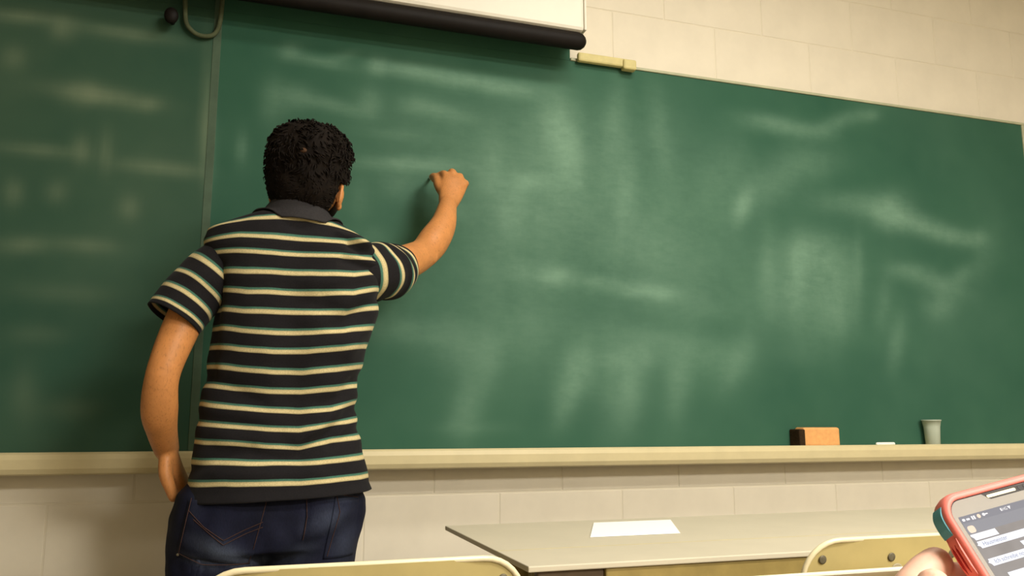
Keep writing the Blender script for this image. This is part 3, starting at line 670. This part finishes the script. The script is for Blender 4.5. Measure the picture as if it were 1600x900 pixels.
# collar, folded over
prof = [(.066, .062, 1.432), (.060, .058, 1.462), (.0575, .058, 1.484), (.0605, .060, 1.488), (.068, .066, 1.484), (.084, .076, 1.462), (.099, .084, 1.440), (.101, .086, 1.436), (.099, .084, 1.4345), (.082, .074, 1.455)]
seg = 64; V = []; so = wloc(shirt); sb = BVHTree.FromPolygons([v.co + so for v in shirt.data.vertices], [tuple(p.vertices) for p in shirt.data.polygons])
for rx, ry, z in prof:
    for k in range(seg):
        a = 2 * PI * k / seg; ca, sa = math.cos(a), math.sin(a)
        V.append((.106 + rx * ca + .002 * noise.noise(Vector((ca * 2, sa * 2, z * 20))), -.507 + ry * sa * 1.05, z - .006 * ca - .012 * sa - .001 - (.004 if 3 < prof.index((rx, ry, z)) < 9 else 0) + .002 * noise.noise(Vector((ca * 3, sa * 3, 5)))))
for i, q in enumerate(V):                                            # the fold lies on the shoulders
    j = i // seg; x, y, z = q
    if j < 4: continue
    h = sb.ray_cast(Vector((x, y, 1.7)), Vector((0, 0, -1)))
    if h[0] and h[0].z > 1.38: V[i] = (x, y, max(z, h[0].z + (.009, .009, .008, .006, .004, .002)[min(j - 4, 5)]))
Fc = [(j * seg + k, j * seg + (k + 1) % seg, (j + 1) * seg + (k + 1) % seg, (j + 1) * seg + k) for j in range(len(prof) - 1) for k in range(seg)]
mesh('collar', V, Fc, M['collar'], shirt, True)['label'] = 'plain charcoal fold-over collar'

# ---- jeans
J = []
JR = [(.90, -.082, .262), (.874, -.086, .265), (.852, -.102, .274), (.836, -.116, .280), (.814, -.124, .280), (.775, -.130, .274), (.74, -.129, .263)]
vs = []; seg = 48
for z, a_, b_ in JR:
    for k in range(seg):
        a = 2 * PI * k / seg; ca, sa = math.cos(a), math.sin(a); cx, hw = (a_ + b_) / 2, (b_ - a_) / 2
        butt = .016 * max(0, 1 - abs(z - .79) / .1) * (math.exp(-((ca * hw + .095) / .055) ** 2) + math.exp(-((ca * hw - .095) / .055) ** 2)) if sa < 0 else 0
        vs.append((cx + hw * math.copysign(abs(ca) ** .85, ca), -.485 + (.120 * math.copysign(abs(sa) ** .9, sa)) - butt, z))
fs = [(i * seg + k, i * seg + (k + 1) % seg, (i + 1) * seg + (k + 1) % seg, (i + 1) * seg + k) for i in range(len(JR) - 1) for k in range(seg)] + [tuple(range(seg)), tuple((len(JR) - 1) * seg + k for k in range(seg))[::-1]]
J.append((vs, fs))
J += [tube([(-.022, -.487, .80), (-.030, -.485, .70), (-.040, -.475, .47), (-.050, -.495, .12), (-.050, -.492, .055)], [(.108, .112), (.098, .108), (.073, .075), (.064, .066), (.068, .072)], 30, 6, ref=(0, 1, 0)),
      tube([(.168, -.487, .80), (.164, -.485, .70), (.178, -.468, .47), (.198, -.495, .12), (.200, -.492, .055)], [(.104, .112), (.096, .106), (.072, .075), (.064, .066), (.068, .072)], 30, 6, ref=(0, 1, 0))]
jeans = fuse('jeans', J, .006, M['denim'], man, 6, .5); jeans['label'] = 'dark blue denim jeans'
me = jeans.data; jo = wloc(jeans)
JF = [(300, 850, 360, 872, 14, -.010), (440, 868, 560, 815, 18, -.007), (450, 840, 545, 795, 14, .006), (330, 800, 400, 862, 16, .005), (487, 775, 480, 840, 5, -.004), (262, 830, 320, 880, 12, -.008), (420, 800, 470, 850, 12, .004)]
JF = [(fx(a), fz(b), fx(c), fz(d), w_ * .00141, h) for a, b, c, d, w_, h in JF]
WE = [(375, 848, 42, 12, 25, .75), (400, 862, 40, 8, 8, .6), (465, 858, 40, 14, -28, .25), (520, 805, 30, 18, -20, .28), (545, 845, 22, 30, 10, .22), (535, 775, 22, 6, 8, .35), (340, 860, 26, 8, 20, .5), (330, 780, 8, 30, 0, .08)]
wear = []
FO = FOLD; 
for v in me.vertices:
    p = v.co + jo; s = 0
    if p.y < -.52 and p.z > .62:
        FOLD = JF; s = fold(p.x, p.z) * min(1, (-.52 - p.y) / .04); FOLD = FO
        v.co += v.normal * s
    v.co += v.normal * (.003 * noise.noise(p * 14) + .002 * noise.noise(p * 30))
    q = 0
    if p.y < -.45:
        for a, b, rx, ry, an, st_ in WE:
            dx, dz = p.x - fx(a), -(p.z - fz(b)); c_, s_ = math.cos(math.radians(an)), math.sin(math.radians(an)); uu, vv = dx * c_ + dz * s_, -dx * s_ + dz * c_
            q = max(q, st_ * math.exp(-(uu / (rx * .00141)) ** 2 - (vv / (ry * .00141)) ** 2))
    wear.append(q)
at = me.attributes.new('wear', 'FLOAT', 'POINT'); at.data.foreach_set('value', wear)
bvh = BVHTree.FromPolygons([v.co + jo for v in me.vertices], [tuple(p.vertices) for p in me.polygons])
def onback(px, py, d=0):
    """point on the back of the jeans at garment position (px, py)"""
    h = bvh.ray_cast(Vector((fx(px), -1.2, fz(py))), Vector((0, 1, 0)))
    p, n = (h[0], h[1]) if h[0] else (Vector((fx(px), -.5, fz(py))), Vector((0, -1, 0)))
    return tuple(Vector(p) + Vector((0, -1, 0)) * d)
def patch(name, corners, th):
    n = 18; V = []
    for d in (th, -.004):
        for j in range(n + 1):
            for i in range(n + 1):
                u, v = i / n, j / n; a, b, c, e = [np.array(q, float) for q in corners]; p = (a * (1 - u) + b * u) * (1 - v) + (e * (1 - u) + c * u) * v; V.append(onback(p[0], p[1], d))
    W = n + 1; L = W * W; Fc = []
    for j in range(n):
        for i in range(n): a = j * W + i; Fc += [(a, a + 1, a + W + 1, a + W), (L + a, L + a + W, L + a + W + 1, L + a + 1)]
    for i in range(n): Fc += [(i, L + i, L + i + 1, i + 1), (n * W + i, n * W + i + 1, L + n * W + i + 1, L + n * W + i), (i * W, (i + 1) * W, L + (i + 1) * W, L + i * W), (i * W + n, L + i * W + n, L + (i + 1) * W + n, (i + 1) * W + n)]
    o = mesh(name, V, Fc, M['denim'], jeans, True); wv = []
    for v in V:
        q = 0
        for a, b, rx, ry, an, st_ in WE:
            dx, dz = v[0] - fx(a), -(v[2] - fz(b)); c_, s_ = math.cos(math.radians(an)), math.sin(math.radians(an)); uu, vv = dx * c_ + dz * s_, -dx * s_ + dz * c_
            q = max(q, st_ * math.exp(-(uu / (rx * .00141)) ** 2 - (vv / (ry * .00141)) ** 2))
        wv.append(q)
    at = o.data.attributes.new('wear', 'FLOAT', 'POINT'); at.data.foreach_set('value', wv); return o
def stitch(pts, d=.0035, r=.0008):
    P = []
    for (a, b), (c, e) in zip(pts[:-1], pts[1:]):
        for k in range(8): P.append(onback(a + (c - a) * k / 8, b + (e - b) * k / 8, d))
    P.append(onback(*pts[-1], d)); mesh('stitching', *tube(P, [r] * len(P), 6, 1), M['stitch'], jeans, True)
patch('back_pocket', [(321, 774), (431, 774), (410, 866), (309, 850)], .0026)
patch('back_pocket', [(527, 773), (566, 777), (560, 862), (512, 862)], .0026)
stitch([(325, 772), (312, 848), (345, 862), (408, 864), (429, 772)]); stitch([(322, 788), (345, 810), (372, 828), (400, 815), (424, 805)]); stitch([(330, 800), (352, 818), (372, 834), (402, 820), (424, 812)])
stitch([(484, 768), (486, 800), (481, 832)]); stitch([(529, 772), (534, 795), (518, 858)]); stitch([(527, 770), (545, 773), (564, 777)])
ph_ = Vector(onback(311, 850, .004)); mesh('pocket_rivet', *disc(ph_, (0, -1, 0), .003, .0015, 10), M['rivet'], jeans, True)
# shoes
for x in (-.05, .20):
    mesh('shoe', *tube([(x, -.575, .045), (x, -.50, .050), (x, -.40, .044), (x + .005, -.32, .036), (x + .006, -.295, .032)], [(.036, .042), (.040, .048), (.043, .042), (.042, .034), (.034, .028)], 22, 5, ref=(0, 0, 1)), M['shoe'], man, True)
    mesh('shoe_sole', *merge([box(x - .043, x + .047, -.61, -.27, 0, .014, .006)]), M['shoe'], man, True)
hc = mesh('chalk_piece', *tube([(.514, -.066, 1.722), (.520, -.003, 1.742)], [.0048, .0045], 12, 1), M['chalk'], None, True, (.517, -.035, 1.732))
hc['label'] = 'short white chalk held against the green board by the man'; hc['category'] = 'chalk'

# ------------------------------------------------------------------ phone and the hand that holds it
PO = Vector((.404, -2.001, .957)); PX = Vector((.981, -.052, .187)).normalized(); PN = Vector((-.138, -.863, .486)); PN = (PN - PX * PN.dot(PX)).normalized(); PV = PX.cross(PN); PV = PV if PV.z < 0 else -PV
def L3(u, v, w_=0): return tuple(PO + (PX * u + PV * v + PN * w_) * .001)
UL, UR, VT, VB = -1.8, 83.0, 4.0, 160.0
ph = thing('smartphone', 'smartphone in a coral and teal rubber case at the bottom right corner, screen lit', 'phone', L3(40, 80, -10))
def rrect(u0, u1, v0, v1, r, n=8):
    P = []
    for cx, cy, a0 in ((u0 + r, v0 + r, 180), (u1 - r, v0 + r, 270), (u1 - r, v1 - r, 0), (u0 + r, v1 - r, 90)):
        for k in range(n + 1): a = math.radians(a0 + 90 * k / n); P.append((cx + r * math.cos(a), cy + r * math.sin(a)))
    return P
def loft(name, rings, m, parent=ph, smooth=True, capA=True, capB=True):
    V = []; n = len(rings[0][0])
    for P, w_ in rings: V += [L3(u, v, w_) for u, v in P]
    Fc = [(i * n + k, i * n + (k + 1) % n, (i + 1) * n + (k + 1) % n, (i + 1) * n + k) for i in range(len(rings) - 1) for k in range(n)]
    if capA: Fc.append(tuple(range(n))[::-1])
    if capB: Fc.append(tuple((len(rings) - 1) * n + k for k in range(n)))
    return mesh(name, V, Fc, m, parent, smooth)
def rr(g, r): return rrect(UL - g, UR + g, VT - g, VB + g, r)
loft('rubber_case', [(rr(0, 11), -2), (rr(0, 11), 1.2), (rr(.8, 11.8), 1.6), (rr(2.6, 13.5), 1.4), (rr(4.0, 15), .2), (rr(4.8, 15.8), -2), (rr(5, 16), -6), (rr(4.4, 15.4), -9.5), (rr(1.8, 12.8), -11.5), (rr(-3, 8), -12)], M['coral'], capA=False)
loft('phone_body', [(rr(-.2, 10.8), -10), (rr(-.2, 10.8), .1)], M['gap'], smooth=False)
loft('front_glass', [(rr(-.7, 10.3), .1), (rr(-.7, 10.3), .45), (rr(-1.0, 10), .6)], M['bezel'], smooth=False)
def flat(name, P, m, w0, w1=None, parent=ph):
    w1 = w1 if w1 is not None else w0 + .12
    return loft(name, [(P, w0), (P, w1)], m, parent, False)
sp = flat('speaker_plate', [(26.4, 3.9 + .9), (30.0, 8.3), (31, 8.9), (70, 8.9), (71, 8.3), (74, 4.9)], M['plate'], .62, .7)
flat('speaker_grille', rrect(28.9, 51, 6.1, 7.9, .8, 4), M['grille'], .7, .95, sp)
for u in (54.5, 58.8): flat('sensor', rrect(u - 1.4, u + 1.4, 5.4, 8.2, 1.39, 5), M['gap'], .7, .85, sp)
scn_ = flat('screen', [(2.0, 14.2), (79.2, 14.2), (79.2, 141), (2.0, 141)], M['scr'], .62, .68)
flat('status_bar', [(2.0, 14.25), (79.2, 14.25), (79.2, 18.6), (2.0, 18.6)], M['statusbar'], .68, .72)
flat('chat_header', [(2.0, 18.6), (79.2, 18.6), (79.2, 25.0), (2.0, 25.0)], M['header'], .68, .72)
def bub(P): flat('chat_bubble', P, M['bubble'], .70, .78)
def mark(n, P, m=None): flat(n, P, m or M['icon'], .74, .79)
bub([(2.5, 25.4), (20.6, 25.4), (21.3, 29.1), (4.2, 29.1), (3.7, 27.6), (2.3, 26.3)])
bub([(3.9, 29.9), (40.5, 29.9), (40.5, 34.1), (5.0, 34.1), (4.6, 32.9), (3.0, 31.9), (3.9, 31.3)])
bub([(31.2, 36.0), (77, 36.0), (77, 40.3), (32.6, 40.3)])
bub([(4.0, 40.4), (46, 40.4), (46, 44.7), (5.2, 44.7), (4.6, 43.4), (3.0, 42.2), (4.0, 41.6)])
bub([(10.8, 50.0), (60, 50.0), (60, 54.5), (11, 54.5)])
bub([(4.0, 60), (52, 60), (52, 64.4), (4, 64.4)]); bub([(24, 70), (77, 70), (77, 78), (24, 78)]); bub([(4.0, 84), (60, 84), (60, 92), (4, 92)])
mark('profile_picture', rrect(3.3, 8.4, 20.4, 24.6, 1.5, 4), M['iconwarm'])
# status icons: speech mark, card, pause bars, disc, key, then signal marks
mark('status_icon', rrect(3.3, 5.4, 15.7, 17.3, .7, 3)); mark('status_icon', rrect(6.2, 8.8, 16.0, 17.2, .5, 3)); mark('status_icon', rrect(10.2, 11.3, 15.4, 17.6, .2, 2)); mark('status_icon', rrect(11.7, 12.9, 15.4, 17.6, .2, 2))
mark('status_icon', rrect(14.4, 16.9, 15.2, 17.7, 1.24, 5), M['iconwarm']); mark('status_icon', rrect(18.4, 20.4, 15.4, 17.2, .85, 4)); mark('status_icon', [(20.2, 15.9), (22.4, 15.9), (22.4, 16.6), (20.2, 16.6)])
mark('status_icon', [(32.0, 15.8), (33.0, 15.2), (33.2, 17.2), (32.2, 17.2)]); mark('status_icon', [(37.6, 15.4), (40.0, 15.4), (38.9, 17.3), (38.7, 17.3)])
def word(txt, u, v, h):
    cu_ = bpy.data.curves.new('lettering', 'FONT'); cu_.body = txt; cu_.size = h * .001 * 1.35; cu_.extrude = .00002
    tmp = bpy.data.objects.new('t', cu_); dg = bpy.context.evaluated_depsgraph_get(); col.objects.link(tmp); dg.update()
    mm = bpy.data.meshes.new_from_object(tmp.evaluated_get(bpy.context.evaluated_depsgraph_get())); col.objects.unlink(tmp); bpy.data.objects.remove(tmp)
    R = Matrix((PX, -PV, PN)).transposed()
    V = [tuple(Vector(L3(u, v, .80)) + R @ q.co) for q in mm.vertices]; Fp = [tuple(p.vertices) for p in mm.polygons]; bpy.data.meshes.remove(mm)
    mesh('lettering', V, Fp, M['ink'] if h > 2.3 else M['icon'], ph)
word('Hausmeister', 6.8, 33.0, 2.6); word('Ich schreibe nochmal', 7.2, 43.6, 2.6); word('A', 33.2, 39.2, 2.6); word('HG', 33.4, 17.2, 1.9)
# side pieces of the case
def side(name, v0, v1, m, w0, w1, g, r=None):
    P = []; n = 12
    for i in range(n + 1):
        v = v0 + (v1 - v0) * i / n; e = min(1, 4 * min(i, n - i) / n); d = .25 + g * e
        if v < VT + 11: a = math.asin(max(-1, min(1, (VT + 11 - v) / 16))); base = UL + 11 - 16 * math.cos(a)
        else: base = UL - 5
        P.append((base - d, base + 1.5, v))
    V = []
    for a_, b_, v in P: V += [L3(a_ + .5, v, w1), L3(a_, v, w1 - 1.2), L3(a_, v, w0 + 1.2), L3(a_ + .5, v, w0), L3(b_, v, w0), L3(b_, v, w1)]
    Fc = [(i * 6 + k, i * 6 + (k + 1) % 6, (i + 1) * 6 + (k + 1) % 6, (i + 1) * 6 + k) for i in range(n) for k in range(6)] + [tuple(range(6)), tuple(n * 6 + k for k in range(6))[::-1]]
    return mesh(name, V, Fc, m, ph, False)
side('corner_bumper', 5.5, 22.5, M['teal'], -10, -1.2, .7); side('corner_bumper', 47.5, 62, M['teal'], -10, -1.2, .7)
side('volume_button', 24.5, 46, M['coral'], -9.2, -.6, .8); side('volume_button', 26, 45, M['red'], -7.6, -5.6, 1.5); side('volume_button', 26, 45, M['red'], -4.2, -2.6, 1.4)

hh = thing('person', 'hand of a seated person holding the phone at the bottom right corner', 'person', L3(0, 260, -60))
H = []
def T(P, R, **k): H.append(tube([L3(p[0] + 1, p[1] - 8, p[2]) for p in P], [tuple(q * .001 for q in r) if hasattr(r, '__len__') else r * .001 for r in R], k.pop('seg', 20), 4, **k))
T([(6, 260, -70), (8, 200, -62), (6, 150, -52), (6, 125, -46)], [(30, 34), (28, 31), (22, 28), (22, 30)], seg=28)       # forearm and wrist
T([(6, 128, -45), (2, 105, -38), (2, 80, -31), (8, 66, -28)], [(18, 34), (17, 40), (14, 40), (11, 36)], seg=28, ref=tuple(PX))      # palm behind the phone
T([(-18, 92, -32), (-44, 76, -24), (-47, 55, -19), (-27, 43.5, -21), (-11.5, 38.5, -22.5)], [11, 10.5, 10.8, 10.4, 9.6])            # index, bent, tip against the case
T([(-14, 120, -36), (-40, 98, -20), (-56, 80, -4), (-51, 62, 6), (-45, 55, 8)], [15, 14, 12, 11.5, 9.5])                 # thumb in front
T([(-14, 100, -34), (-34, 86, -30), (-28, 68, -26), (-8, 62, -22)], [10, 9.5, 9.0, 8]); T([(-8, 108, -36), (-30, 102, -32), (-22, 84, -28), (-4, 79, -23)], [9.5, 9, 8.5, 7.6]); T([(-4, 116, -38), (-24, 116, -34), (-16, 100, -30), (-1, 96, -24)], [8.5, 8, 7.4, 6.6])
hb = fuse('hand', H, .0012, M['skin2'], hh, 3, .5); hb['label'] = 'pinkish left hand with bent fingers'
V = []
tn = [(-49, 56.5, 17.0), (-41, 56.5, 15.6)]
mesh('thumb_nail', *ell(L3(-45.5, 49.5, 15.5), (.0058, .0068, .0022), Matrix((PX, -PV, PN)).transposed()), M['skin2'], hh, True)
